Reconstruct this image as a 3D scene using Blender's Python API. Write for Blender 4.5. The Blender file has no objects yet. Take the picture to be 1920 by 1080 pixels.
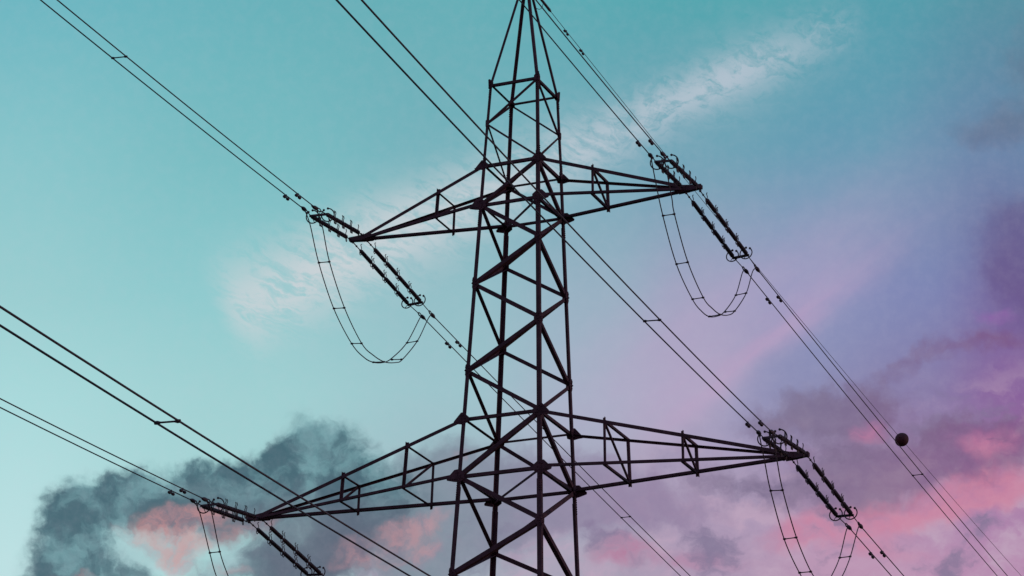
import bpy, math, random
from mathutils import Vector as V, Matrix

random.seed(4)
scene = bpy.context.scene
col = scene.collection

# ------------------------------------------------------------------ camera
cam_data = bpy.data.cameras.new("camera")
cam = bpy.data.objects.new("camera", cam_data)
col.objects.link(cam)
YAW, PITCH, ROLL = math.radians(24.1576), math.radians(21.1109), math.radians(1.0915)
fwd = V((-math.sin(YAW) * math.cos(PITCH), math.cos(YAW) * math.cos(PITCH), math.sin(PITCH)))
r0 = V((math.cos(YAW), math.sin(YAW), 0)); u0 = r0.cross(fwd)
right = r0 * math.cos(ROLL) + u0 * math.sin(ROLL)
upv = u0 * math.cos(ROLL) - r0 * math.sin(ROLL)
m3 = Matrix((right, upv, -fwd)).transposed()
cam.matrix_world = Matrix.Translation((40.936, -92.054, 1.7)) @ m3.to_4x4()
cam_data.sensor_width = 36.0
cam_data.lens = 36.0 * 5508.77 / 1920.0
cam_data.clip_start = 0.1
cam_data.clip_end = 20000
scene.camera = cam
scene.view_settings.view_transform = 'Standard'
scene.view_settings.look = 'None'
scene.view_settings.exposure = 0.0
scene.view_settings.gamma = 1.0

# ------------------------------------------------------------------ sky and sun
SUN_EL, SUN_AZ = math.radians(4), math.radians(60)      # azimuth from +Y towards +X
world = bpy.data.worlds.new("World"); scene.world = world; world.use_nodes = True
nt = world.node_tree
for n in list(nt.nodes): nt.nodes.remove(n)
N, Lk = nt.nodes, nt.links

def lin(c):
    out = []
    for x in c:
        x /= 255.0
        out.append(x / 12.92 if x <= 0.04045 else ((x + 0.055) / 1.055) ** 2.4)
    return (*out, 1.0)
def put(sock, v):
    if isinstance(v, (int, float)): sock.default_value = v
    elif isinstance(v, (tuple, list)): sock.default_value = v
    else: Lk.new(v, sock)
def M(op, a, b=0.0, c=0.0, clamp=False):
    n = N.new('ShaderNodeMath'); n.operation = op; n.use_clamp = clamp
    put(n.inputs[0], a); put(n.inputs[1], b); put(n.inputs[2], c)
    return n.outputs[0]
def add(a, b): return M('ADD', a, b)
def sub(a, b): return M('SUBTRACT', a, b)
def mul(a, b): return M('MULTIPLY', a, b)
def dot(vec, d):
    n = N.new('ShaderNodeVectorMath'); n.operation = 'DOT_PRODUCT'
    Lk.new(vec, n.inputs[0]); n.inputs[1].default_value = tuple(d)
    return n.outputs['Value']
def xyz(x, y, z=0.0):
    n = N.new('ShaderNodeCombineXYZ'); put(n.inputs[0], x); put(n.inputs[1], y); put(n.inputs[2], z)
    return n.outputs[0]
def noise(vec, scale, detail=5, rough=0.55, dist=0.0):
    n = N.new('ShaderNodeTexNoise'); n.noise_dimensions = '3D'
    Lk.new(vec, n.inputs['Vector']); n.inputs['Scale'].default_value = scale
    n.inputs['Detail'].default_value = detail; n.inputs['Roughness'].default_value = rough
    n.inputs['Distortion'].default_value = dist
    return n.outputs['Fac']
def smooth(x, lo, hi):
    n = N.new('ShaderNodeMapRange'); n.interpolation_type = 'SMOOTHSTEP'; n.clamp = True
    put(n.inputs['Value'], x); n.inputs['From Min'].default_value = lo; n.inputs['From Max'].default_value = hi
    return n.outputs['Result']
def mix(fac, a, b):
    n = N.new('ShaderNodeMix'); n.data_type = 'RGBA'; n.clamp_factor = True
    put(n.inputs[0], fac); put(n.inputs[6], a); put(n.inputs[7], b)
    return n.outputs[2]
def ramp(fac, stops):
    n = N.new('ShaderNodeValToRGB'); cr = n.color_ramp; cr.interpolation = 'EASE'
    while len(cr.elements) < len(stops): cr.elements.new(0.5)
    for e, (p, c) in zip(cr.elements, stops): e.position = p; e.color = lin(c)
    put(n.inputs[0], fac)
    return n.outputs[0]

# the dusk sky is mapped by direction: angles on a plane tangent to the sky in the west
tc = N.new('ShaderNodeTexCoord'); D = tc.outputs['Generated']
S_F, S_R, S_U = fwd.copy(), right.copy(), upv.copy()
df = M('MAXIMUM', dot(D, S_F), 0.12)
X = add(mul(M('DIVIDE', dot(D, S_R), df), 5.5088), 0.96)      # 0 .. 1.92 across about 20 degrees
Y = sub(0.54, mul(M('DIVIDE', dot(D, S_U), df), 5.5088))      # 0 .. 1.08 downwards
X = M('MINIMUM', M('MAXIMUM', X, -3.0), 5.0); Y = M('MINIMUM', M('MAXIMUM', Y, -3.0), 4.0)
P = xyz(X, Y, 0.37)
wa = sub(noise(P, 5.0, 4, 0.6), 0.5); wb = sub(noise(xyz(X, Y, 7.7), 5.0, 4, 0.6), 0.5)
wc = sub(noise(xyz(X, Y, 3.1), 17.0, 5, 0.62), 0.5); wd = sub(noise(xyz(X, Y, 5.3), 17.0, 5, 0.62), 0.5)
we = sub(noise(xyz(X, Y, 6.3), 46.0, 3, 0.6), 0.5)
XW = add(add(X, mul(wa, 0.15)), add(mul(wc, 0.055), mul(we, 0.016))); YW = add(add(Y, mul(wb, 0.12)), sub(mul(wd, 0.055), mul(we, 0.016)))   # billowing
XS = add(X, mul(wa, 0.16)); YS = add(Y, mul(wb, 0.14))                                            # soft
fb = noise(xyz(XW, YW, 1.9), 9.0, 7, 0.6)
fine = noise(xyz(X, Y, 2.6), 40.0, 5, 0.65)

def blob(x, y, b):
    cx, cy, rx, ry = b[0] / 1000, b[1] / 1000, b[2] / 1000, b[3] / 1000
    w = b[4] if len(b) > 4 else 1.0
    th = math.radians(b[5]) if len(b) > 5 else 0.0
    dx, dy = sub(x, cx), sub(y, cy)
    if th:
        c, s = math.cos(th), math.sin(th)
        dx, dy = add(mul(dx, c), mul(dy, s)), sub(mul(dy, c), mul(dx, s))
    q = add(M('POWER', mul(dx, 1 / rx), 2.0), M('POWER', mul(dy, 1 / ry), 2.0))
    g = M('EXPONENT', mul(q, -0.7))
    return mul(g, w) if w != 1.0 else g
def blobs(x, y, lst):
    t = None
    for b in lst:
        g = blob(x, y, b); t = g if t is None else add(t, g)
    return t

# clear sky: five rows of colour by height, blended
def row(*st): return ramp(mul(X, 1 / 1.92), [(p / 1920, c) for p, c in st])
rows = [(0.0, row((0, (108, 181, 192)), (780, (100, 173, 181)), (1350, (80, 163, 172)), (1650, (80, 156, 170)), (1900, (84, 142, 160)))),
        (0.28, row((0, (134, 195, 201)), (480, (118, 186, 192)), (860, (114, 175, 185)), (1300, (106, 160, 178)), (1600, (96, 152, 176)), (1880, (100, 130, 166)))),
        (0.55, row((0, (153, 204, 207)), (400, (141, 200, 204)), (850, (145, 189, 197)), (1130, (150, 174, 192)), (1300, (152, 160, 188)), (1520, (136, 146, 186)), (1720, (122, 128, 176)), (1900, (112, 94, 150)))),
        (0.74, row((0, (167, 215, 217)), (480, (158, 206, 208)), (850, (155, 194, 201)), (1100, (162, 178, 196)), (1300, (172, 164, 192)), (1500, (142, 138, 176)), (1720, (134, 120, 164)), (1900, (134, 94, 152)))),
        (1.05, row((0, (187, 223, 225)), (420, (170, 212, 213)), (800, (164, 182, 192)), (1050, (166, 160, 180)), (1350, (172, 148, 176)), (1600, (186, 146, 176)), (1900, (180, 136, 172))))]
C = rows[0][1]
for (y0, _), (y1, cc) in zip(rows, rows[1:]):
    n = N.new('ShaderNodeMapRange'); n.clamp = True; put(n.inputs['Value'], add(Y, mul(wa, 0.05))); n.inputs['From Min'].default_value = y0; n.inputs['From Max'].default_value = y1
    C = mix(n.outputs[0], C, cc)
# pale pink veil rising to the right, with a fairly sharp lower edge
edge = add(add(Y, mul(X, 0.72)), add(mul(wa, 0.10), mul(wc, 0.04)))
veil = mul(smooth(edge, 1.80, 1.66), blobs(XS, YS, [(1480, 560, 270, 120, 1.0, -34), (1180, 740, 160, 90, 0.7, -20), (1330, 690, 150, 80, 0.6, -30)]))
vt = noise(xyz(add(mul(X, 5.0), mul(Y, 3.5)), sub(mul(Y, 9.0), mul(X, -6.0)), 0.4), 1.0, 5, 0.6)
C = mix(mul(mul(M('MINIMUM', veil, 1.0), add(0.35, mul(vt, 1.0))), 0.50), C, lin((180, 160, 194)))
veil2 = mul(mul(smooth(edge, 1.58, 1.69), smooth(edge, 1.76, 1.67)), blobs(XS, YS, [(1430, 670, 210, 100, 1.0, -34)]))
C = mix(mul(mul(veil2, smooth(vt, 0.3, 0.7)), 0.40), C, lin((198, 156, 192)))
blue = mul(smooth(edge, 1.69, 1.76), blobs(XS, YS, [(1640, 590, 190, 110, 1.0, -34), (1420, 760, 130, 50, 0.6, -30)]))
C = mix(mul(M('MINIMUM', blue, 1.0), 0.35), C, lin((130, 140, 182)))
# long feathered streak of high cloud
ca, sa = 0.906, 0.424
T = sub(mul(sub(X, 0.40), ca), mul(sub(Y, 0.60), sa)); Q = add(mul(sub(X, 0.40), sa), mul(sub(Y, 0.60), ca))
Qw = add(Q, mul(wa, 0.05))
prof = ramp(mul(T, 1 / 1.4), [(0.0, (0, 0, 0)), (0.05, (225, 225, 225)), (0.18, (255, 255, 255)), (0.34, (245, 245, 245)), (0.5, (238, 238, 238)), (0.62, (225, 225, 225)), (0.76, (245, 245, 245)), (0.90, (170, 170, 170)), (0.98, (0, 0, 0))])
half = smooth(T, 0.25, 1.1)
wid = sub(0.070, mul(half, 0.030))
band = M('EXPONENT', mul(M('POWER', M('DIVIDE', sub(Qw, 0.0), wid), 2.0), -1.0))
f1 = noise(xyz(add(mul(X, 9.0), mul(Y, 4.7)), add(sub(mul(Y, 40.0), mul(X, 18.0)), add(mul(wa, 3.0), mul(wc, 0.7))), add(mul(wd, 1.2), 0.3)), 1.0, 7, 0.62, 0.9)
f2 = noise(xyz(mul(XW, 1.0), mul(YW, 1.7), 9.1), 25.0, 7, 0.60, 0.5)
fib = add(mul(f1, sub(0.8, mul(half, 0.4))), mul(f2, add(0.2, mul(half, 0.4))))
streak = mul(mul(band, add(mul(smooth(fib, 0.40, 0.57), 0.70), mul(smooth(fib, 0.25, 0.5), 0.30))), prof)
C = mix(mul(streak, 0.9), C, mix(smooth(X, 0.5, 1.5), lin((212, 212, 216)), lin((184, 196, 208))))
haze_s = mul(M('EXPONENT', mul(M('POWER', M('DIVIDE', sub(Q, 0.0), 0.080), 2.0), -1.0)), mul(prof, smooth(f2, 0.15, 0.75)))
C = mix(mul(haze_s, 0.42), C, mix(half, lin((186, 204, 209)), lin((172, 188, 203))))
def layer(bl, amp, lo, hi):
    return mul(smooth(add(bl, mul(sub(fb, 0.5), amp)), lo, hi), smooth(bl, 0.08, 0.55))
# mottled mauve air low on the right
low = mul(smooth(add(Y, mul(X, 0.22)), 1.04, 1.26), mul(smooth(Y, 1.75, 1.15), smooth(X, 2.8, 2.0)))
mo = noise(xyz(XW, mul(YW, 1.7), 4.4), 7.0, 6, 0.58)
C = mix(mul(mul(low, smooth(mo, 0.48, 0.66)), 0.75), C, lin((190, 162, 186)))
C = mix(mul(mul(low, smooth(mo, 0.50, 0.33)), 0.80), C, lin((122, 110, 142)))
# mauve grey cloud deck low in the middle
deck = layer(blobs(XW, YW, [(960, 900, 130, 60, 1.0), (1030, 960, 150, 60, .6), (880, 1000, 130, 90, .8), (1180, 940, 130, 55, 0.8), (1310, 860, 60, 25, 0.5), (760, 970, 140, 80, 0.9), (860, 900, 90, 50, 0.8), (700, 1050, 90, 40, 0.7), (1300, 960, 130, 40, 0.6)]), 2.0, 0.1, 1.25)
C = mix(mul(deck, 0.75), C, mix(smooth(X, 0.75, 1.2), lin((112, 124, 140)), lin((140, 120, 154))))
# dark teal heap cloud low on the left
heap = blobs(XW, YW, [(600, 838, 62, 46, 1.35), (560, 880, 70, 40, .7), (490, 885, 60, 36, .8), (350, 872, 44, 22, 0.75), (420, 880, 50, 30, 0.6), (290, 915, 80, 32, 0.9), (200, 935, 70, 34, 0.9), (140, 965, 42, 40, 1.1), (112, 1050, 50, 50, 1.1), (190, 1020, 60, 36, 0.6), (150, 1085, 80, 30, 0.9), (420, 1075, 60, 24, 0.5),
                      (300, 955, 90, 26, 0.8), (430, 935, 80, 26, 0.8), (540, 950, 110, 40, 0.8), (650, 900, 60, 40, 0.6), (700, 930, 100, 46, 0.7), (500, 1055, 50, 36, 0.9), (590, 1030, 80, 60, 0.9), (660, 1000, 80, 60, 0.6), (400, 990, 60, 30, 0.5), (250, 1070, 60, 20, .5)])
hm = layer(heap, 2.0, 0.05, 1.0)
hcol = mix(smooth(fb, 0.36, 0.58), lin((108, 150, 158)), lin((58, 92, 106)))
hcol = mix(mul(smooth(Y, 0.88, 1.0), smooth(X, 0.15, 0.6)), hcol, lin((88, 98, 116)))
C = mix(mul(hm, 0.95), C, hcol)
# clouds to the right
rc = blobs(XW, YW, [(1550, 765, 95, 40, 1.2), (1440, 800, 60, 30, 0.6), (1630, 785, 70, 34, 0.7), (1650, 875, 110, 30, 0.8, -10), (1440, 930, 80, 30, 0.6), (1330, 900, 60, 30, 0.5), (1850, 840, 120, 50, 1.1), (1760, 880, 130, 44, 0.9, -12), (1560, 890, 90, 60, 0.7), (1730, 675, 70, 24, 0.75, -22), (1870, 640, 60, 34, 0.6)])
rc = layer(rc, 2.2, 0.1, 1.15)
C = mix(mul(rc, 0.70), C, mix(smooth(X, 1.45, 1.9), lin((114, 98, 128)), lin((120, 78, 122))))
dp = layer(blobs(XS, YS, [(1915, 475, 80, 70, 1.1), (1940, 570, 60, 70, 0.9), (1890, 235, 70, 40, 1.0), (1925, 110, 60, 70, 0.9), (1830, 260, 40, 24, .6), (1880, 390, 60, 40, 0.6)]), 1.6, 0.1, 1.3)
C = mix(mul(dp, 0.58), C, mix(smooth(Y, 0.2, 0.45), lin((98, 108, 132)), lin((98, 76, 128))))
# sunlit pink and salmon undersides
pk = layer(blobs(XW, YW, [(325, 975, 60, 22, 1.0), (350, 1035, 44, 40, 1.2), (270, 1015, 60, 20, 0.8, 30), (480, 985, 60, 22, 0.8, -20), (395, 950, 50, 16, 0.6), (130, 1075, 40, 14, .7)]), 1.9, 0.15, 1.25)
pt = smooth(noise(xyz(XW, YW, 6.6), 22.0, 5, 0.6), 0.34, 0.60)
C = mix(mul(mul(pk, add(0.55, mul(pt, 0.45))), 0.72), C, mix(pt, lin((150, 122, 138)), lin((200, 142, 144))))
pk2 = layer(blobs(XW, YW, [(720, 1000, 80, 22, 1.0, -12), (690, 1042, 60, 18, 1.0, -8), (800, 985, 50, 16, 0.7, -15), (790, 1030, 40, 14, .6), (880, 855, 34, 10, 0.7, -20), (430, 1072, 40, 12, 0.9)]), 1.9, 0.15, 1.25)
C = mix(mul(mul(pk2, add(0.5, mul(pt, 0.5))), 0.68), C, mix(pt, lin((150, 124, 142)), lin((190, 142, 150))))
pk3 = layer(blobs(XS, YS, [(1165, 1050, 66, 30, 1.2), (1520, 1000, 110, 34, 0.8, -10), (1740, 950, 170, 28, 1.15, -10), (1860, 920, 90, 26, 0.8), (1860, 835, 46, 26, 1.2), (1625, 810, 34, 26, 0.8, -40), (1660, 1030, 90, 18, 0.7), (1860, 592, 36, 12, 1.0), (1500, 860, 60, 20, 0.5), (1330, 1065, 60, 18, 0.7)]), 1.7, 0.1, 1.25)
C = mix(mul(mul(pk3, smooth(mo, 0.28, 0.58)), 0.74), C, mix(smooth(Y, 0.62, 0.9), lin((156, 94, 172)), mix(smooth(X, 1.25, 1.6), lin((178, 104, 142)), lin((204, 126, 154)))))
# pale gaps
gp = mul(blobs(XW, YW, [(430, 1035, 30, 36, 1.0), (255, 1035, 40, 30, 0.9), (370, 908, 30, 16, 0.6), (545, 1005, 26, 20, 0.5)]), smooth(fb, 0.75, 0.3))
C = mix(mul(gp, 0.85), C, lin((160, 198, 202)))
C = mix(mul(smooth(fine, 0.35, 0.75), 0.05), C, lin((205, 200, 215)))
# away from this part of the sky: plain dusk, and a physical sky laid in faintly
back = mix(smooth(dot(D, (0, 0, 1)), -0.05, 0.6), lin((150, 112, 132)), lin((92, 120, 150)))
C = mix(smooth(dot(D, S_F), 0.965, 0.86), C, back)
sky = N.new('ShaderNodeTexSky'); sky.sky_type = 'NISHITA'; sky.sun_disc = False
sky.sun_elevation = SUN_EL; sky.sun_rotation = SUN_AZ
nadd = N.new('ShaderNodeMix'); nadd.data_type = 'RGBA'; nadd.blend_type = 'ADD'
nadd.inputs[0].default_value = 0.01; Lk.new(C, nadd.inputs[6]); Lk.new(sky.outputs[0], nadd.inputs[7])
C = nadd.outputs[2]


bgn = N.new('ShaderNodeBackground'); out = N.new('ShaderNodeOutputWorld')
Lk.new(C, bgn.inputs['Color']); bgn.inputs['Strength'].default_value = 1.0
Lk.new(bgn.outputs[0], out.inputs['Surface'])

sun_d = bpy.data.lights.new("sun", 'SUN'); sun_d.energy = 0.25; sun_d.angle = math.radians(0.6); sun_d.color = (1.0, 0.62, 0.55)
sun = bpy.data.objects.new("sun", sun_d); col.objects.link(sun)
sdir = V((math.sin(SUN_AZ) * math.cos(SUN_EL), math.cos(SUN_AZ) * math.cos(SUN_EL), math.sin(SUN_EL)))
sun.rotation_euler = (-sdir).to_track_quat('-Z', 'Y').to_euler()

# ------------------------------------------------------------------ materials
def material(name, base, rough=0.6, metal=0.0, var=0.25, scale=6.0, bump=0.0):
    m = bpy.data.materials.new(name); m.use_nodes = True
    t = m.node_tree; b = t.nodes['Principled BSDF']
    tcn = t.nodes.new('ShaderNodeTexCoord'); nz = t.nodes.new('ShaderNodeTexNoise')
    nz.inputs['Scale'].default_value = scale; nz.inputs['Detail'].default_value = 6
    t.links.new(tcn.outputs['Object'], nz.inputs['Vector'])
    cr = t.nodes.new('ShaderNodeValToRGB')
    cr.color_ramp.elements[0].position = 0.3; cr.color_ramp.elements[1].position = 0.7
    cr.color_ramp.elements[0].color = (*[c * (1 - var) for c in base], 1)
    cr.color_ramp.elements[1].color = (*[c * (1 + var) for c in base], 1)
    t.links.new(nz.outputs['Fac'], cr.inputs[0]); t.links.new(cr.outputs[0], b.inputs['Base Color'])
    b.inputs['Roughness'].default_value = rough; b.inputs['Metallic'].default_value = metal
    if bump:
        bp = t.nodes.new('ShaderNodeBump'); bp.inputs['Strength'].default_value = bump
        t.links.new(nz.outputs['Fac'], bp.inputs['Height']); t.links.new(bp.outputs[0], b.inputs['Normal'])
    return m
STEEL = material('painted_steel', (0.090, 0.034, 0.047), 0.85, 0.0, 0.4, 3.0, 0.1)
PORC = material('brown_porcelain', (0.07, 0.03, 0.038), 0.45, 0.0, 0.2, 8.0)
FITTING = material('galvanised_fitting', (0.075, 0.038, 0.050), 0.55, 0.0, 0.3, 10.0)
CABLE = material('weathered_cable', (0.08, 0.045, 0.058), 0.6, 0.0, 0.2, 10.0)
BALL = material('faded_red_ball', (0.10, 0.022, 0.030), 0.7, 0.0, 0.25, 9.0)
GROUND = material('meadow', (0.05, 0.055, 0.028), 0.95, 0.0, 0.4, 0.05)

# ------------------------------------------------------------------ mesh helpers
class MB:
    def __init__(s): s.v = []; s.f = []
    def ring(s, pts): i = len(s.v); s.v.extend([tuple(p) for p in pts]); return list(range(i, i + len(pts)))
    def loft(s, rings, cap=True, closed=False):
        ids = [s.ring(r) for r in rings]; n = len(ids[0])
        pairs = list(zip(ids, ids[1:])) + ([(ids[-1], ids[0])] if closed else [])
        for a, b in pairs:
            for k in range(n): s.f.append((a[k], a[(k + 1) % n], b[(k + 1) % n], b[k]))
        if cap and not closed: s.f.append(tuple(reversed(ids[0]))); s.f.append(tuple(ids[-1]))
    def angle(s, p0, p1, u, v, a, t=0.012):
        """steel angle: corner runs p0-p1, flanges a wide along u and v"""
        p0, p1 = V(p0), V(p1); ax = (p1 - p0).normalized()
        u = V(u); u = (u - ax * u.dot(ax)).normalized(); v = V(v); v = v - ax * v.dot(ax)
        v = (v - u * v.dot(u) * 0.999).normalized() if abs(v.normalized().dot(u)) > 0.9 else v.normalized()
        sec = [(0, 0), (a, 0), (a, t), (t, t), (t, a), (0, a)]
        s.loft([[p + u * x + v * y for x, y in sec] for p in (p0, p1)])
    def bar(s, p0, p1, w, h, up=(0, 0, 1)):
        p0, p1 = V(p0), V(p1); ax = (p1 - p0).normalized(); sd = ax.cross(V(up)).normalized(); up = sd.cross(ax)
        s.loft([[p + sd * x * w / 2 + up * y * h / 2 for x, y in ((-1, -1), (1, -1), (1, 1), (-1, 1))] for p in (p0, p1)])
    def tube(s, pts, r, n=8, rr=None):
        pts = [V(p) for p in pts]; rings = []
        t0 = (pts[1] - pts[0]).normalized(); up = V((0, 0, 1)) if abs(t0.z) < 0.9 else V((1, 0, 0))
        a = t0.cross(up).normalized()
        for i, p in enumerate(pts):
            t = (pts[min(i + 1, len(pts) - 1)] - pts[max(i - 1, 0)]).normalized()
            a = (a - t * a.dot(t)).normalized(); b = t.cross(a); q = rr[i] if rr else r
            rings.append([p + a * math.cos(k * 2 * math.pi / n) * q + b * math.sin(k * 2 * math.pi / n) * q for k in range(n)])
        s.loft(rings)
    def lathe(s, p0, ax, prof, n=12):
        """prof: (distance along, radius)"""
        p0, ax = V(p0), V(ax).normalized()
        s.tube([p0 + ax * d for d, _ in prof], 0, n, [r for _, r in prof])
    def plate(s, pts, nrm, t):
        nrm = V(nrm).normalized() * t / 2
        s.loft([[V(p) - nrm for p in pts], [V(p) + nrm for p in pts]])
    def ball(s, c, r, n=10, m=7, sc=(1, 1, 1)):
        c = V(c); rings = []
        for j in range(m + 1):
            th = math.pi * (0.02 + 0.96 * j / m)
            rings.append([c + V((math.sin(th) * math.cos(k * 2 * math.pi / n) * sc[0], math.sin(th) * math.sin(k * 2 * math.pi / n) * sc[1], math.cos(th) * sc[2])) * r for k in range(n)])
        s.loft(rings)
    def mesh(s, name, mat, smooth=False):
        me = bpy.data.meshes.new(name); me.from_pydata(s.v, [], s.f); me.validate(); me.update()
        me.materials.append(mat)
        if smooth: me.polygons.foreach_set('use_smooth', [True] * len(me.polygons))
        return me
    def obj(s, name, mat, parent=None, smooth=False):
        return link(name, s.mesh(name, mat, smooth), parent)
def link(name, data, parent=None):
    o = bpy.data.objects.new(name, data); col.objects.link(o)
    if parent: o.parent = parent
    return o
def tag(o, label, cat, group=None, kind=None):
    if label: o['label'] = label
    if cat: o['category'] = cat
    if group: o['group'] = group
    if kind: o['kind'] = kind
    return o
def thing(name, label, cat, group=None, loc=(0, 0, 0)):
    return tag(link(name, None), label, cat, group)

# ------------------------------------------------------------------ ground
g = MB()
NR = 96
rings_r = [2, 6, 15, 30, 60, 120, 250, 600, 1500, 4000, 9000]
g.v.append((0, 0, 0)); prev = None
for r in rings_r:
    cur = g.ring([(r * math.cos(k * 2 * math.pi / NR), r * math.sin(k * 2 * math.pi / NR), 0) for k in range(NR)])
    for k in range(NR):
        if prev is None: g.f.append((0, cur[k], cur[(k + 1) % NR]))
        else: g.f.append((prev[k], cur[k], cur[(k + 1) % NR], prev[(k + 1) % NR]))
    prev = cur
tag(g.obj('ground', GROUND), 'flat dark meadow under the pylon', None, None, 'structure')

# ------------------------------------------------------------------ pylon
Z1 = 45.228
def hw(z): return 1.14 + (Z1 - z) * (0.03906 if z < Z1 else 0.0447)
ZN = dict(b0=48.558, a=46.957, l1=45.228, l2=43.634, b=42.04, c=40.498, d=38.80, e=37.091, l3=35.23, l4=33.067, f=31.138, g=29.434,
          h=27.75, l5=26.05, l6=23.9, i=21.9, j=19.8, k=17.4, l=14.8, m=11.9, n=8.7, o=5.0, base=0.0)
LEGS = {'A': (-1, -1), 'C': (1, -1), 'B': (-1, 1), 'D': (1, 1)}
APEX = 53.516
def node(leg, zk):
    z = ZN[zk] if isinstance(zk, str) else zk
    w = hw(z); s = LEGS[leg]; return V((s[0] * w, s[1] * w, z))

pylon = thing('pylon', 'tall dark steel lattice pylon with pointed peak and pairs of tapering side arms', 'pylon')
for L, (sx, sy) in LEGS.items():
    m = MB(); U, W = (-sx, 0, 0), (0, -sy, 0)
    for z0, z1, a in ((0.0, 14.8, 0.21), (14.8, 23.9, 0.185), (23.9, ZN['l4'] - 0.42, 0.168), (ZN['l4'] - 0.42, ZN['l2'] - 0.35, 0.148), (ZN['l2'] - 0.35, ZN['l1'] + 0.3, 0.128), (ZN['l1'] + 0.3, ZN['b0'] + 0.12, 0.108)):
        m.angle(node(L, z0), node(L, z1), U, W, a, 0.016)
    for zc in (ZN['l4'] - 0.42, ZN['l2'] - 0.35, ZN['l1'] + 0.3, ZN['b0'] - 0.05):       # bolted splices
        for k in range(8):
            z = zc - 0.42 + k * 0.085
            p = node(L, z)
            m.bar(p + V((-sx * 0.06, sy * 0.0, 0)), p + V((-sx * 0.06, sy * 0.032, 0)), 0.034, 0.034)
            m.bar(p + V((0, -sy * 0.06, 0)), p + V((sx * 0.032, -sy * 0.06, 0)), 0.034, 0.034)
    m.obj('leg', STEEL, pylon)
    m = MB(); top = V((sx * 0.05, sy * 0.05, APEX))
    m.angle(node(L, 'b0'), top, U, W, 0.102, 0.014)
    m.obj('peak_leg', STEEL, pylon)

FACES = {'front': ('A', 'C', V((0, -1, 0))), 'back': ('B', 'D', V((0, 1, 0))), 'left': ('A', 'B', V((-1, 0, 0))), 'right': ('C', 'D', V((1, 0, 0)))}
cnt = 0
def brace(p0, p1, nrm, a, name='brace', inset=0.02, ends=0.0):
    """angle in a face: one flange in the face, one turned inward"""
    global cnt; cnt += 1
    p0, p1 = V(p0), V(p1); ax = (p1 - p0).normalized(); e = -nrm * (inset + 0.004 * (cnt % 5))
    inpl = ax.cross(nrm).normalized()
    if inpl.z < 0: inpl = -inpl
    p0 = p0 - ax * ends; p1 = p1 + ax * ends
    m = MB(); m.angle(p0 + e - inpl * a / 2, p1 + e - inpl * a / 2, inpl, -nrm, a, 0.010)
    return m
zig_AD = ['l2', 'c', 'e', 'l4', 'g', 'l6']; zig_BC = ['b', 'd', 'l3', 'f', 'h']
def zigzag(first, keys, sz):
    """keys: (leg set, level) in order; braces join successive keys on every face"""
    for (s0, k0), (s1, k1) in zip(keys, keys[1:]):
        a = sz(ZN[k0])
        for nm, (l0, l1, nrm) in FACES.items():
            x = l0 if l0 in s0 else l1; y = l0 if l0 in s1 else l1
            brace(node(x, k0), node(y, k1), nrm, a).obj('brace', STEEL, pylon)
AD, BC = 'AD', 'BC'
zigzag(0, [(BC, 'b0'), (AD, 'a'), (BC, 'l1')], lambda z: 0.068)
zigzag(0, [(BC, 'l1'), (AD, 'l2'), (BC, 'b'), (AD, 'c'), (BC, 'd'), (AD, 'e'), (BC, 'l3'), (AD, 'l4'), (BC, 'f'), (AD, 'g'), (BC, 'h'), (AD, 'l6'), (BC, 'i'), (AD, 'j'), (BC, 'k'), (AD, 'l'), (BC, 'm'), (AD, 'n'), (BC, 'o'), (AD, 'base')],
       lambda z: 0.120 if z > 43.9 else 0.142 if z > 33.2 else 0.165)
for k, a in (('b0', 0.098), ('l1', 0.115), ('l2', 0.108), ('l3', 0.112), ('l4', 0.122), ('l5', 0.11), ('l6', 0.11)):
    for nm, (l0, l1, nrm) in FACES.items():
        aa = a * 1.15 if nm == 'back' and k in ('l2', 'l4') else a * 0.75 if nm == 'back' and k in ('l1', 'l3') else a
        brace(node(l0, k), node(l1, k), nrm, aa, inset=0.045).obj('belt_beam', STEEL, pylon)
for k in ('l2', 'l4', 'l6'):                                     # plan bracing
    p, q = node('C', k), node('B', k)
    brace(p, q, V((0, 0, 1)), 0.105, inset=0.03).obj('plan_brace', STEEL, pylon)

def gusset(c, axis, poly, nrm, t=0.018, bolts=()):
    """plate in the plane of 'axis' (horizontal) and up"""
    m = MB(); c = V(c); axis = V(axis); Zv = V((0, 0, 1)); nrm = V(nrm)
    m.plate([c + axis * x + Zv * y + nrm * 0.014 for x, y in poly], nrm, t)
    for x, y in bolts:
        p = c + axis * x + Zv * y + nrm * 0.02
        m.bar(p, p + nrm * 0.035, 0.036, 0.036, (0, 0, 1))
    m.obj('gusset_plate', STEEL, pylon)
OCT = [(-0.02, -0.16), (0.02, -0.24), (0.12, -0.22), (0.23, -0.09), (0.23, 0.09), (0.12, 0.22), (0.02, 0.24), (-0.02, 0.16)]
BOLT_O = [(0.05, -0.13), (0.12, -0.06), (0.12, 0.06), (0.05, 0.13), (0.0, 0.0)]
for keys, legs in ((('c', 'e', 'g'), AD), (('b', 'd', 'f', 'h'), BC)):
    for k in keys:
        for L in legs:
            sx, sy = LEGS[L]; s = 1.0 if k != 'b' else 0.85
            for ax, nr in (((-sx, 0, 0), (0, sy, 0)), ((0, -sy, 0), (sx, 0, 0))):
                gusset(node(L, k), ax, [(x * s, y * s) for x, y in OCT], nr, bolts=BOLT_O)
for L in AD:
    sx, sy = LEGS[L]
    for ax, nr in (((-sx, 0, 0), (0, sy, 0)), ((0, -sy, 0), (sx, 0, 0))):
        gusset(node(L, 'a'), ax, [(x * 0.55, y * 0.6) for x, y in OCT], nr)
TOPP = [(-0.30, -0.05), (-0.04, 0.24), (0.06, 0.24), (0.30, 0.02), (0.26, -0.13), (0.05, -0.22), (-0.20, -0.18), (-0.36, -0.17)]   # -x is outward along the arm
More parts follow.
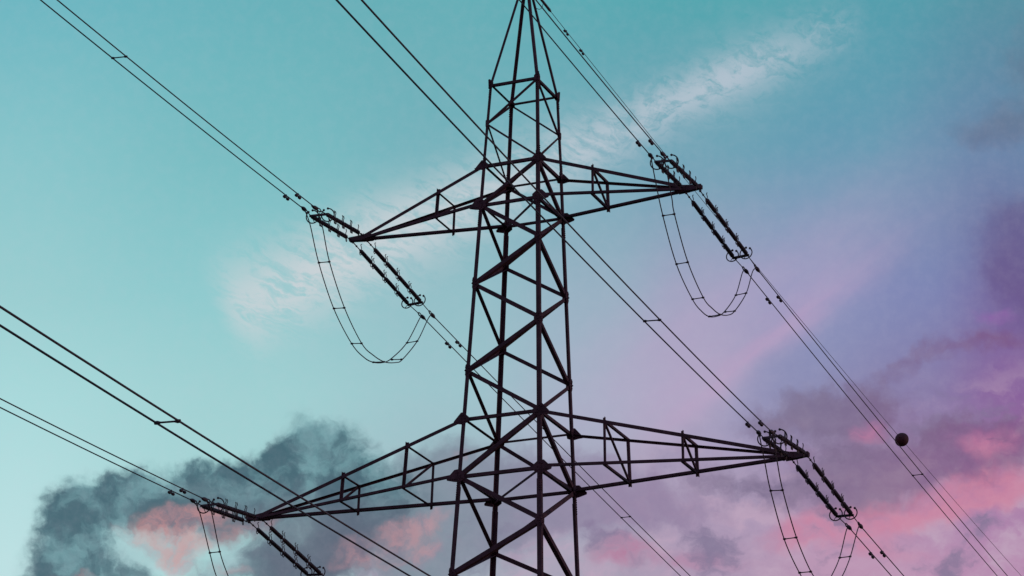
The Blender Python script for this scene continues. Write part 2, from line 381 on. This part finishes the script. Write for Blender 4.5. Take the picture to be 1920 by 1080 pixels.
BOTP = [(-0.42, -0.06), (-0.12, 0.24), (0.08, 0.26), (0.28, 0.10), (0.28, -0.12), (0.10, -0.24), (-0.14, -0.20), (-0.40, -0.13)]
SIDE = [(-0.05, -0.20), (0.22, -0.10), (0.28, 0.06), (0.08, 0.22), (-0.05, 0.20)]
for k in ('l1', 'l2', 'l3', 'l4', 'l5', 'l6'):
    for L, (sx, sy) in LEGS.items():
        poly = TOPP if k in ('l1', 'l3', 'l5') else BOTP
        s = 0.86 if k == 'l1' else 0.95 if k == 'l2' else 1.0
        if k in ('l1', 'l3') and L in BC: s *= 1.05
        if k == 'l1' and L == 'B': s *= 1.2
        bl = [(x, y) for x in (-0.28, -0.19, -0.10, 0.10, 0.19) for y in (-0.10,)] + [(-0.05, 0.12), (0.05, 0.14), (0.12, 0.02)]
        gusset(node(L, k), (-sx, 0, 0), [(x * s, y * s) for x, y in poly], (0, sy, 0), 0.02, bl)
        gusset(node(L, k), (0, -sy, 0), [(x * s, y * s) for x, y in SIDE], (sx, 0, 0), 0.02, [(0.1, 0.0), (0.17, 0.02), (0.05, 0.1), (0.05, -0.1)])
for L, (sx, sy) in LEGS.items():
    gusset(node(L, 'b0'), (-sx, 0, 0), [(-0.03, -0.16), (0.16, -0.08), (0.16, 0.08), (0.02, 0.24), (-0.05, 0.22)], (0, sy, 0), 0.016, [(0.03, 0.1), (0.03, 0.0), (0.03, -0.1)])
    gusset(node(L, 'b0'), (0, -sy, 0), [(-0.03, -0.16), (0.16, -0.08), (0.16, 0.08), (0.02, 0.24), (-0.05, 0.22)], (sx, 0, 0), 0.016, [(0.03, 0.1), (0.03, 0.0), (0.03, -0.1)])
m = MB(); m.bar((0, 0, APEX - 0.30), (0, 0, APEX + 0.10), 0.20, 0.20, (0, 1, 0)); m.bar((0, -0.30, APEX - 0.25), (0, 0.50, APEX - 0.25), 0.14, 0.05)
m.obj('peak_cap', STEEL, pylon)

def crossarm(s, kt, kb, Lx, zt, plate_end, fracs):
    near, far = ('A', 'B') if s < 0 else ('C', 'D')
    tipx = s * Lx
    T = {('n', 't'): V((tipx - s * 0.10, -0.095, zt + 0.085)), ('f', 't'): V((tipx - s * 0.10, 0.095, zt + 0.085)),
         ('n', 'b'): V((tipx - s * 0.10, -0.095, zt - 0.085)), ('f', 'b'): V((tipx - s * 0.10, 0.095, zt - 0.085))}
    R0 = {('n', 't'): node(near, kt), ('f', 't'): node(far, kt), ('n', 'b'): node(near, kb), ('f', 'b'): node(far, kb)}
    size = {('n', 't'): 0.136, ('f', 't'): 0.090, ('n', 'b'): 0.096, ('f', 'b'): 0.150}
    m = MB()
    for key in R0:
        ay = V((0, 1 if key[0] == 'n' else -1, 0)); az = V((0, 0, -1 if key[1] == 't' else 1)); a = size[key]
        m.angle(R0[key] - ay * 0.03, T[key] - ay * 0.03, ay, az, a, 0.012)
    arm = m.obj('crossarm', STEEL, pylon)
    def at(key, f): return R0[key].lerp(T[key], f)
    for f in fracs:
        nt_, ft_, nb_, fb_ = at(('n', 't'), f), at(('f', 't'), f), at(('n', 'b'), f), at(('f', 'b'), f)
        N_ = V((s, 0, 0))
        for p, q, a, e0, e1 in ((nt_, nb_, 0.10, 0.13, 0.03), (ft_, fb_, 0.10, 0.03, 0.13), (nt_, ft_, 0.088, 0.02, 0.06), (nb_, fb_, 0.088, 0.06, 0.02)):
            ax = (q - p).normalized()
            brace(p - ax * e0, q + ax * e1, N_, a, inset=0.0).obj('strut', STEEL, arm)
        p, q = (nt_, fb_) if s > 0 else (ft_, nb_)
        brace(p, q, N_, 0.07, inset=0.02).obj('strut', STEEL, arm)
    m = MB()
    for y in (-0.085, 0.085):
        m.plate([(tipx - s * 0.40, y, zt + 0.12), (tipx - s * 0.20, y, zt + 0.13), (tipx + s * 0.10, y, zt + 0.09), (plate_end, y, zt + 0.07), (plate_end, y, zt - 0.07), (tipx - s * 0.05, y, zt - 0.13), (tipx - s * 0.42, y, zt - 0.15)], (0, 1, 0), 0.016)
        for k in range(6): m.bar((tipx - s * (0.5 - k * 0.09), y, zt - 0.10), (tipx - s * (0.5 - k * 0.09), y * 1.45, zt - 0.10), 0.04, 0.04)
    m.bar((tipx - s * 0.55, 0, zt - 0.085), (plate_end - s * 0.01, 0, zt - 0.085), 0.17, 0.014)
    m.bar((tipx - s * 0.55, 0, zt + 0.06), (plate_end - s * 0.01, 0, zt + 0.06), 0.17, 0.014)
    m.bar((plate_end - s * 0.03, -0.086, zt), (plate_end - s * 0.03, 0.086, zt), 0.02, 0.12)
    m.obj('tip_plate', STEEL, arm)
crossarm(1, 'l1', 'l2', 6.61, 43.56, 7.10, [0.375])
crossarm(-1, 'l1', 'l2', 6.61, 43.56, -7.15, [0.378])
crossarm(1, 'l3', 'l4', 10.52, 32.96, 10.96, [0.262, 0.573])
crossarm(-1, 'l3', 'l4', 10.48, 32.93, -10.98, [0.272, 0.587])
crossarm(1, 'l5', 'l6', 6.9, 23.8, 7.4, [0.37])
crossarm(-1, 'l5', 'l6', 6.9, 23.8, -7.4, [0.37])

# ------------------------------------------------------------------ measured positions (metres, pylon axis at the origin)
WIRES = {'LL1a': ([-9.949, -5.73, 31.853], -0.16481, 0.1278, -1, 2.19),
 'LL1b': ([-9.5, -5.655, 31.876], -0.16481, 0.1278, -1, 2.28),
 'LR1a': ([11.154, -5.79, 31.896], -0.1652, 0.157, -1, 2.1),
 'LR1b': ([11.58, -5.719, 31.897], -0.1652, 0.157, -1, 2.21),
 'LR2a': ([10.37, 6.243, 32.14], -0.0048, 0.0832, 1, 2.8),
 'LR2b': ([10.814, 6.245, 32.141], -0.0048, 0.0832, 1, 2.78),
 'R31a': ([7.463, -5.7, 23.013], -0.16589, 0.1225, -1, None),
 'R31b': ([7.89, -5.629, 23.018], -0.16589, 0.1225, -1, None),
 'UL1a': ([-6.112, -5.618, 42.468], -0.16354, 0.1428, -1, 2.05),
 'UL1b': ([-5.669, -5.544, 42.473], -0.16354, 0.1428, -1, 2.07),
 'UL2a': ([-7.006, 6.144, 42.592], -0.00491, 0.1109, 1, 2.53),
 'UL2b': ([-6.56, 6.146, 42.598], -0.00491, 0.1109, 1, 2.55),
 'UR1a': ([7.361, -5.776, 42.364], -0.16504, 0.1708, -1, 2.03),
 'UR1b': ([7.802, -5.703, 42.366], -0.16504, 0.1708, -1, 2.1),
 'UR2a': ([6.547, 6.255, 42.656], -0.00567, 0.0757, 1, 2.67),
 'UR2b': ([7.005, 6.257, 42.668], -0.00567, 0.0757, 1, 2.64)}
SETS = {'LL1a': [[-10.9, 0.0, 32.78], [-10.099, -4.822, 31.943], [-9.949, -5.73, 31.853]],
 'LL1b': [[-10.426, 0.0, 32.875], [-9.539, -4.792, 31.959], [-9.5, -5.655, 31.876]],
 'LL2a': [[-10.871, 0.0, 32.777], [-10.961, 4.907, 32.067], None],
 'LL2b': [[-10.309, 0.0, 32.789], [-10.394, 4.9, 32.034], None],
 'LR1a': [[10.248, 0.0, 32.905], [11.003, -4.824, 32.028], [11.154, -5.79, 31.896]],
 'LR1b': [[10.886, 0.0, 32.948], [11.523, -4.833, 32.039], [11.58, -5.719, 31.897]],
 'LR2a': [[10.305, 0.0, 32.859], [10.356, 4.915, 32.196], [10.37, 6.243, 32.14]],
 'LR2b': [[10.913, 0.0, 32.875], [10.908, 4.911, 32.183], [10.814, 6.245, 32.141]],
 'UL1a': [[-7.085, 0.0, 43.548], [-6.256, -4.787, 42.548], [-6.112, -5.618, 42.468]],
 'UL1b': [[-6.589, 0.0, 43.672], [-5.651, -4.738, 42.547], [-5.669, -5.544, 42.473]],
 'UL2a': [[-7.01, 0.0, 43.441], [-7.007, 4.899, 42.671], [-7.006, 6.144, 42.592]],
 'UL2b': [[-6.4, 0.0, 43.404], [-6.471, 4.908, 42.7], [-6.56, 6.146, 42.598]],
 'UR1a': [[6.38, 0.0, 43.595], [7.192, -4.781, 42.556], [7.361, -5.776, 42.364]],
 'UR1b': [[7.019, 0.0, 43.496], [7.735, -4.805, 42.5], [7.802, -5.703, 42.366]],
 'UR2a': [[6.497, 0.0, 43.388], [6.537, 4.911, 42.71], [6.547, 6.255, 42.656]],
 'UR2b': [[7.038, 0.0, 43.388], [7.075, 4.917, 42.742], [7.005, 6.257, 42.668]]}
SPACERS = {'LR1': 18.08, 'R31': 43.96, 'UL1': 18.26, 'UL2': 21.61, 'UR2': 22.37}
JUMPERS = {'LL': ([[-9.949, -5.73, 31.853], [-9.995, -5.18, 31.591], [-10.082, -4.163, 30.393], [-10.137, -3.515, 29.718], [-10.258, -2.097, 28.733],
         [-10.39, -0.542, 28.111], [-10.502, 0.767, 27.988], [-10.602, 1.944, 28.275], [-10.718, 3.306, 29.155], [-10.843, 4.78, 30.452],
         [-10.961, 6.161, 31.953]],
        [[-9.5, -5.655, 31.876], [-9.547, -5.121, 31.561], [-9.611, -4.271, 30.361], [-9.67, -3.483, 29.681], [-9.775, -2.093, 28.734],
         [-9.889, -0.567, 28.15], [-9.986, 0.722, 28.023], [-10.066, 1.779, 28.258], [-10.167, 3.123, 29.109], [-10.276, 4.575, 30.396],
         [-10.394, 6.154, 31.92]],
        [([-10.082, -4.163, 30.393], [-9.611, -4.271, 30.361])]),
 'LR': ([[11.154, -5.79, 31.896], [11.109, -5.102, 31.085], [11.066, -4.448, 30.334], [10.96, -2.821, 29.145], [10.836, -0.909, 28.506],
         [10.757, 0.3, 28.393], [10.68, 1.479, 28.512], [10.61, 2.56, 28.971], [10.547, 3.525, 29.579], [10.465, 4.779, 30.585],
         [10.395, 5.851, 31.86], [10.37, 6.243, 32.14]],
        [[11.58, -5.719, 31.897], [11.546, -5.157, 31.093], [11.504, -4.504, 30.289], [11.398, -2.852, 29.148], [11.279, -1.014, 28.474],
         [11.198, 0.252, 28.396], [11.13, 1.294, 28.518], [11.07, 2.224, 28.86], [10.998, 3.352, 29.491], [10.915, 4.627, 30.548],
         [10.838, 5.836, 31.891], [10.814, 6.245, 32.141]],
        [([11.066, -4.448, 30.334], [11.504, -4.504, 30.289]), ([10.96, -2.821, 29.145], [11.398, -2.852, 29.148]),
         ([10.836, -0.909, 28.506], [11.279, -1.014, 28.474]), ([10.68, 1.479, 28.52], [11.13, 1.294, 28.518]),
         ([10.465, 4.779, 30.585], [10.915, 4.627, 30.548])]),
 'UL': ([[-6.112, -5.618, 42.468], [-6.154, -5.064, 42.093], [-6.223, -4.148, 40.961], [-6.341, -2.607, 39.738], [-6.477, -0.811, 38.997],
         [-6.569, 0.397, 38.877], [-6.639, 1.318, 38.994], [-6.714, 2.307, 39.323], [-6.778, 3.153, 39.789], [-6.892, 4.64, 40.939],
         [-6.988, 5.915, 42.412], [-7.006, 6.144, 42.592]],
        [[-5.669, -5.544, 42.473], [-5.713, -4.949, 42.015], [-5.773, -4.168, 40.928], [-5.892, -2.619, 39.7], [-6.025, -0.879, 38.926],
         [-6.112, 0.262, 38.858], [-6.199, 1.405, 38.979], [-6.287, 2.55, 39.35], [-6.336, 3.192, 39.699], [-6.45, 4.686, 40.986],
         [-6.532, 5.753, 42.294], [-6.56, 6.146, 42.598]],
        [([-6.223, -4.148, 40.961], [-5.773, -4.168, 40.928]), ([-6.341, -2.607, 39.738], [-5.892, -2.619, 39.7]),
         ([-6.477, -0.811, 38.997], [-6.025, -0.879, 38.926]), ([-6.639, 1.318, 38.994], [-6.196, 1.363, 38.97]),
         ([-6.779, 3.158, 39.733], [-6.33, 3.119, 39.674]), ([-6.892, 4.64, 40.939], [-6.45, 4.687, 40.974])]),
 'UR': ([[7.361, -5.776, 42.364], [7.321, -5.184, 41.603], [7.266, -4.365, 40.694], [7.159, -2.779, 39.495], [7.027, -0.838, 38.896],
         [6.946, 0.36, 38.858], [6.885, 1.258, 38.995], [6.823, 2.175, 39.33], [6.754, 3.199, 39.859], [6.644, 4.825, 41.128], [6.578, 5.808, 42.409],
         [6.547, 6.255, 42.656]],
        [[7.802, -5.703, 42.366], [7.724, -4.717, 41.197], [7.702, -4.389, 40.681], [7.595, -2.796, 39.499], [7.469, -0.922, 38.869],
         [7.394, 0.204, 38.865], [7.327, 1.19, 39.0], [7.26, 2.2, 39.329], [7.196, 3.149, 39.832], [7.088, 4.76, 41.131], [7.025, 5.701, 42.359],
         [7.005, 6.257, 42.668]],
        [([7.266, -4.365, 40.694], [7.702, -4.389, 40.681]), ([7.159, -2.779, 39.495], [7.595, -2.796, 39.499]),
         ([7.027, -0.838, 38.896], [7.469, -0.922, 38.869]), ([6.885, 1.258, 38.995], [7.327, 1.19, 38.985]),
         ([6.742, 3.371, 39.936], [7.196, 3.149, 39.832]), ([6.644, 4.825, 41.128], [7.088, 4.76, 41.131])])}

# ------------------------------------------------------------------ insulator sets
ROD_L = 1.03
rm = MB()
prof = [(0.0, 0.03), (0.005, 0.046), (0.085, 0.046), (0.09, 0.036)]
nsh = 15
for k in range(nsh):
    z = 0.115 + k * (ROD_L - 0.23) / (nsh - 1)
    r = 0.082 if k % 2 == 0 else 0.076
    prof += [(z - 0.022, 0.046), (z - 0.008, r), (z + 0.008, r), (z + 0.015, 0.048)]
prof += [(ROD_L - 0.09, 0.036), (ROD_L - 0.085, 0.046), (ROD_L - 0.005, 0.046), (ROD_L, 0.03)]
rm.lathe((0, 0, 0), (0, 0, 1), prof, 14)
ROD = rm.mesh('insulator_rod', PORC)
hm_ = MB()
hm_.tube([(0.03, 0, 0.0), (0.09, 0.0, 0.04), (0.13, 0.0, 0.055), (0.17, 0.0, 0.03), (0.20, 0.0, -0.02), (0.24, 0.0, -0.045), (0.28, 0.0, -0.015), (0.30, 0.0, 0.025)], 0.016, 6)
hm_.tube([(-0.03, 0.0, -0.05)] + [(-0.105 - 0.075 * math.sin(t * math.pi / 8), 0.0, -0.066 * math.cos(t * math.pi / 8)) for t in range(9)] + [(-0.04, 0.0, 0.085)], 0.016, 6)
hm_.lathe((0, 0, -0.025), (0, 0, 1), [(0, 0.05), (0.05, 0.05)], 10)
HORN = hm_.mesh('arcing_horn', FITTING)
def arc_ring():
    m = MB(); R_ = 0.238
    # gap is centred on +x, which is up
    pts = []
    for k in range(37):
        t = math.radians(20 + k / 36 * 320); pts.append((R_ * math.cos(t), R_ * math.sin(t), 0))
    m.tube(pts, 0.022, 8); m.ball(pts[0], 0.045); m.ball(pts[-1], 0.045)
    m.tube([(-R_, 0, 0), (-0.10, 0, 0.05), (-0.04, 0, 0.14)], 0.013, 6)
    return m.mesh('arcing_ring', FITTING, True)
RING = arc_ring()
RODS = [(0.125, 0), (0.347, 0), (0.569, 0), (0.791, 0)]
def frame(p, e):
    up = V((0, 0, 1)); up = (up - e * up.dot(e)).normalized(); sd = e.cross(up)
    return Matrix(((up.x, sd.x, e.x, p.x), (up.y, sd.y, e.y, p.y), (up.z, sd.z, e.z, p.z), (0, 0, 0, 1)))
PLACE = {'UL': 'upper left', 'UR': 'upper right', 'LR': 'lower right', 'LL': 'lower left'}
SETLAB = {
 'UL1': 'double insulator string leading up-left from the tip of the upper left crossarm',
 'UL2': 'double insulator string slanting down-right from the tip of the upper left crossarm',
 'UR1': 'double insulator string leading up-left from the tip of the upper right crossarm',
 'UR2': 'double insulator string slanting down-right from the tip of the upper right crossarm',
 'LR1': 'double insulator string leading up-left from the tip of the long lower right crossarm',
 'LR2': 'double insulator string slanting down-right from the tip of the long lower right crossarm',
 'LL1': 'double insulator string leading left from the tip of the long lower left crossarm',
 'LL2': 'double insulator string slanting down-right from the lower left crossarm, cut by the frame'}
for st, lab in SETLAB.items():
    root = thing('insulator_string', lab, 'insulator', 'double insulator strings at the crossarm tips')
    ends = {}
    for c in 'ab':
        P_, Q_, C_ = [V(x) if x else None for x in SETS[st + c]]
        if C_ is None: C_ = Q_ + (V((0, 1.25, -0.10)) if c == 'a' else V((-0.08, 1.25, -0.10)))
        e = (Q_ - P_).normalized(); Ln = (Q_ - P_).length
        m = MB()                                                  # shackles and links to the arm
        m.tube([P_ + V((0, 0, 0.06)), P_ + e * 0.04, P_ + e * 0.30], 0.022, 6); m.ball(P_, 0.05)
        m.tube([P_ + e * 0.28, P_ + e * 0.42, P_ + e * (0.127 * Ln + 0.02)], 0.02, 6); m.ball(P_ + e * 0.30, 0.04)
        m.obj('link', FITTING, root)
        for k, (f, _) in enumerate(RODS):
            p = P_ + e * (f * Ln)
            o = link('insulator_rod', ROD, root); o.matrix_basis = frame(p, e)
            for zz in (0.045, ROD_L - 0.045):
                if k == 3 and zz > 0.5: continue
                h = link('arcing_horn', HORN, o); h.matrix_basis = Matrix.Translation((0, 0, zz))
        m = MB()
        for f, _ in RODS[1:]:
            m.lathe(P_ + e * (f * Ln - 0.09), e, [(0, 0.03), (0.03, 0.042), (0.07, 0.042), (0.10, 0.03)], 8)
        m.obj('coupling', FITTING, root)
        o = link('arcing_ring', RING, root); o.matrix_basis = frame(P_ + e * (Ln - 0.10), e) @ Matrix.Rotation(math.radians(18), 4, 'Z')
        yk = P_ + e * (Ln + 0.05)
        m = MB(); lk = (C_ - yk); le = lk.normalized(); l2 = lk.length     # dead-end clamp
        m.tube([yk, yk + le * max(0.05, l2 - 0.30)], 0.018, 6)
        b0 = C_ - le * 0.36
        m.tube([b0 + V((0, 0, 0.0)), b0 + le * 0.10 + V((0, 0, 0.055)), b0 + le * 0.24 + V((0, 0, 0.05)), b0 + le * 0.34], 0.022, 6)
        m.tube([b0 + V((0, 0, 0.0)), b0 + le * 0.10 - V((0, 0, 0.055)), b0 + le * 0.24 - V((0, 0, 0.05)), b0 + le * 0.34], 0.026, 6)
        m.lathe(C_ - le * 0.08, le, [(0, 0.03), (0.05, 0.07), (0.18, 0.076), (0.28, 0.06), (0.36, 0.035), (0.44, 0.02)], 10)
        m.obj('dead_end_clamp', FITTING, root, True)
        ends[c] = (yk, e)
    m = MB(); ya, yb = ends['a'][0], ends['b'][0]; d = (yb - ya).normalized()
    m.bar(ya - d * 0.06, yb + d * 0.06, 0.10, 0.05, (0, 0, 1))
    m.bar(ya - d * 0.06 + ends['a'][1] * 0.03, yb + d * 0.06 + ends['a'][1] * 0.03, 0.05, 0.075, (0, 0, 1))
    m.obj('yoke_plate', FITTING, root)

# ------------------------------------------------------------------ conductors
BQ = 3.333e-4
def wire_pt(w, t):
    p0, az, a, s, td = w
    return V(p0) + V((math.sin(az), math.cos(az), 0)) * (s * t) + V((0, 0, -a * t + BQ * t * t))
TS = [0, 0.5, 1, 2, 3, 4, 6, 8, 10] + [10 + 3 * k for k in range(1, 60)]
def damper(m, p, d, k=1.0):
    dn = V((0, 0, -1))
    m.bar(p + V((0, 0, 0.03)), p + dn * 0.09 * k, 0.045, 0.05, d)
    m.tube([p + dn * 0.085 * k - d * 0.17 * k, p + dn * 0.085 * k + d * 0.17 * k], 0.011, 6)
    for sg in (-1, 1):
        c = p + dn * 0.092 * k + d * sg * 0.17 * k
        m.lathe(c - d * 0.085 * k, d, [(0, 0.03 * k), (0.03 * k, 0.057 * k), (0.12 * k, 0.057 * k), (0.17 * k, 0.028 * k)], 10)
def spacer(m, p, q):
    m.tube([p, q], 0.018, 6)
    d = (q - p).normalized()
    for x, s in ((p, 1), (q, -1)):
        m.lathe(x - d * 0.03 * s, d * s, [(0, 0.034), (0.05, 0.04), (0.12, 0.018)], 8)
WLAB = {
 'UL1': 'pair of power cables running from the upper left crossarm up to the top left corner',
 'UR1': 'pair of power cables rising from the upper right crossarm to the pylon peak',
 'LR1': 'pair of power cables from the lower right crossarm past the tower to the top edge',
 'LL1': 'pair of power cables leaving the lower left crossarm for the left edge',
 'UL2': 'thin pair of power cables passing behind the tower from the upper left crossarm',
 'UR2': 'pair of power cables running down-right from the upper right crossarm under the marker ball',
 'LR2': 'short pair of power cables running down-right from the lower right crossarm',
 'R31': 'thick near pair of power cables crossing in front of the lower left crossarm'}
for st, lab in WLAB.items():
    root = thing('power_line', lab, 'power cable', 'paired power cables')
    ws = [WIRES[st + 'a'], WIRES[st + 'b']]
    for w in ws:
        m = MB(); ts = TS
        m.tube([wire_pt(w, t) for t in ts], 0.0205, 6)
        wo = m.obj('wire', CABLE, root, True)
        if w[4]:
            m = MB(); p = wire_pt(w, w[4]); d = (wire_pt(w, w[4] + 0.5) - p).normalized(); damper(m, p, d)
            m.obj('vibration_damper', FITTING, root, True)
    if st in SPACERS:
        p, q = wire_pt(ws[0], SPACERS[st]), wire_pt(ws[1], SPACERS[st])
        m = MB(); spacer(m, p, q); m.obj('spacer', FITTING, root)

def spline(pts, n=6):
    pts = [V(p) for p in pts]; o = []
    for i in range(len(pts) - 1):
        p0, p1, p2, p3 = pts[max(i - 1, 0)], pts[i], pts[i + 1], pts[min(i + 2, len(pts) - 1)]
        for k in range(n):
            t = k / n
            o.append(0.5 * ((2 * p1) + (p2 - p0) * t + (2 * p0 - 5 * p1 + 4 * p2 - p3) * t * t + (3 * p1 - p0 - 3 * p2 + p3) * t ** 3))
    o.append(pts[-1]); return o
JLAB = {'UL': 'ladder-like jumper loop of two cables drooping below the upper left crossarm tip',
        'UR': 'ladder-like jumper loop of two cables drooping below the upper right crossarm tip',
        'LR': 'ladder-like jumper loop below the lower right crossarm tip, its bottom cut by the frame',
        'LL': 'ladder-like jumper loop below the lower left crossarm tip, cut by the bottom edge'}
for st, lab in JLAB.items():
    root = thing('jumper_loop', lab, 'jumper cable', 'jumper loops under the crossarm tips')
    A_, B_, SP = JUMPERS[st]
    for pts in (A_, B_):
        m = MB(); m.tube(spline(pts), 0.0205, 6); m.obj('wire', CABLE, root, True)
    for p, q in SP:
        m = MB(); spacer(m, V(p), V(q)); m.obj('spacer', FITTING, root)

# earth wire from the peak, with its orange-red ball
EW = ((0.0, 0.57, 53.174), math.radians(-0.5), 0.072, 1, None)
root = thing('earth_wire', 'single thin earth wire running from the pylon peak down to the right edge', 'earth wire')
m = MB(); m.tube([wire_pt(EW, t) for t in TS], 0.0125, 6); m.obj('wire', CABLE, root, True)
d = (wire_pt(EW, 1.9) - wire_pt(EW, 0)).normalized()
m = MB(); p = wire_pt(EW, 0.1); m.lathe(p - d * 0.3, d, [(0, 0.02), (0.3, 0.03), (0.6, 0.036), (1.0, 0.05), (1.95, 0.055), (2.08, 0.03), (2.12, 0.012)], 10)
m.obj('dead_end_clamp', FITTING, root, True)
for t in (3.46, 5.1):
    m = MB(); p = wire_pt(EW, t); damper(m, p, d, 0.85); m.obj('vibration_damper', FITTING, root, True)
pl = node('D', 'b0').lerp(V((0.05, 0.05, APEX)), 0.72); pe = wire_pt(EW, 1.2)
m = MB(); m.tube(spline([pl, pl + V((0.10, 0.05, -0.03)), pl.lerp(pe, 0.55) + V((0.05, 0, -0.10)), pl.lerp(pe, 0.85), pe]), 0.012, 6); m.obj('bonding_lead', CABLE, root, True)
m = MB(); c = wire_pt(EW, 50.2); m.ball((0, 0, 0), 0.36, 28, 20)
m.tube([(0.366 * math.cos(k * math.pi / 18), 0.0, 0.366 * math.sin(k * math.pi / 18)) for k in range(37)], 0.012, 6)
m.lathe((0, -0.42, 0.03), (0, 1, -0.07), [(0, 0.02), (0.84, 0.02)], 8)
mo = m.obj('marker_ball', BALL, None, True); mo.location = c
tag(mo, 'round dark red aircraft marker ball on the thin earth wire', 'marker ball')
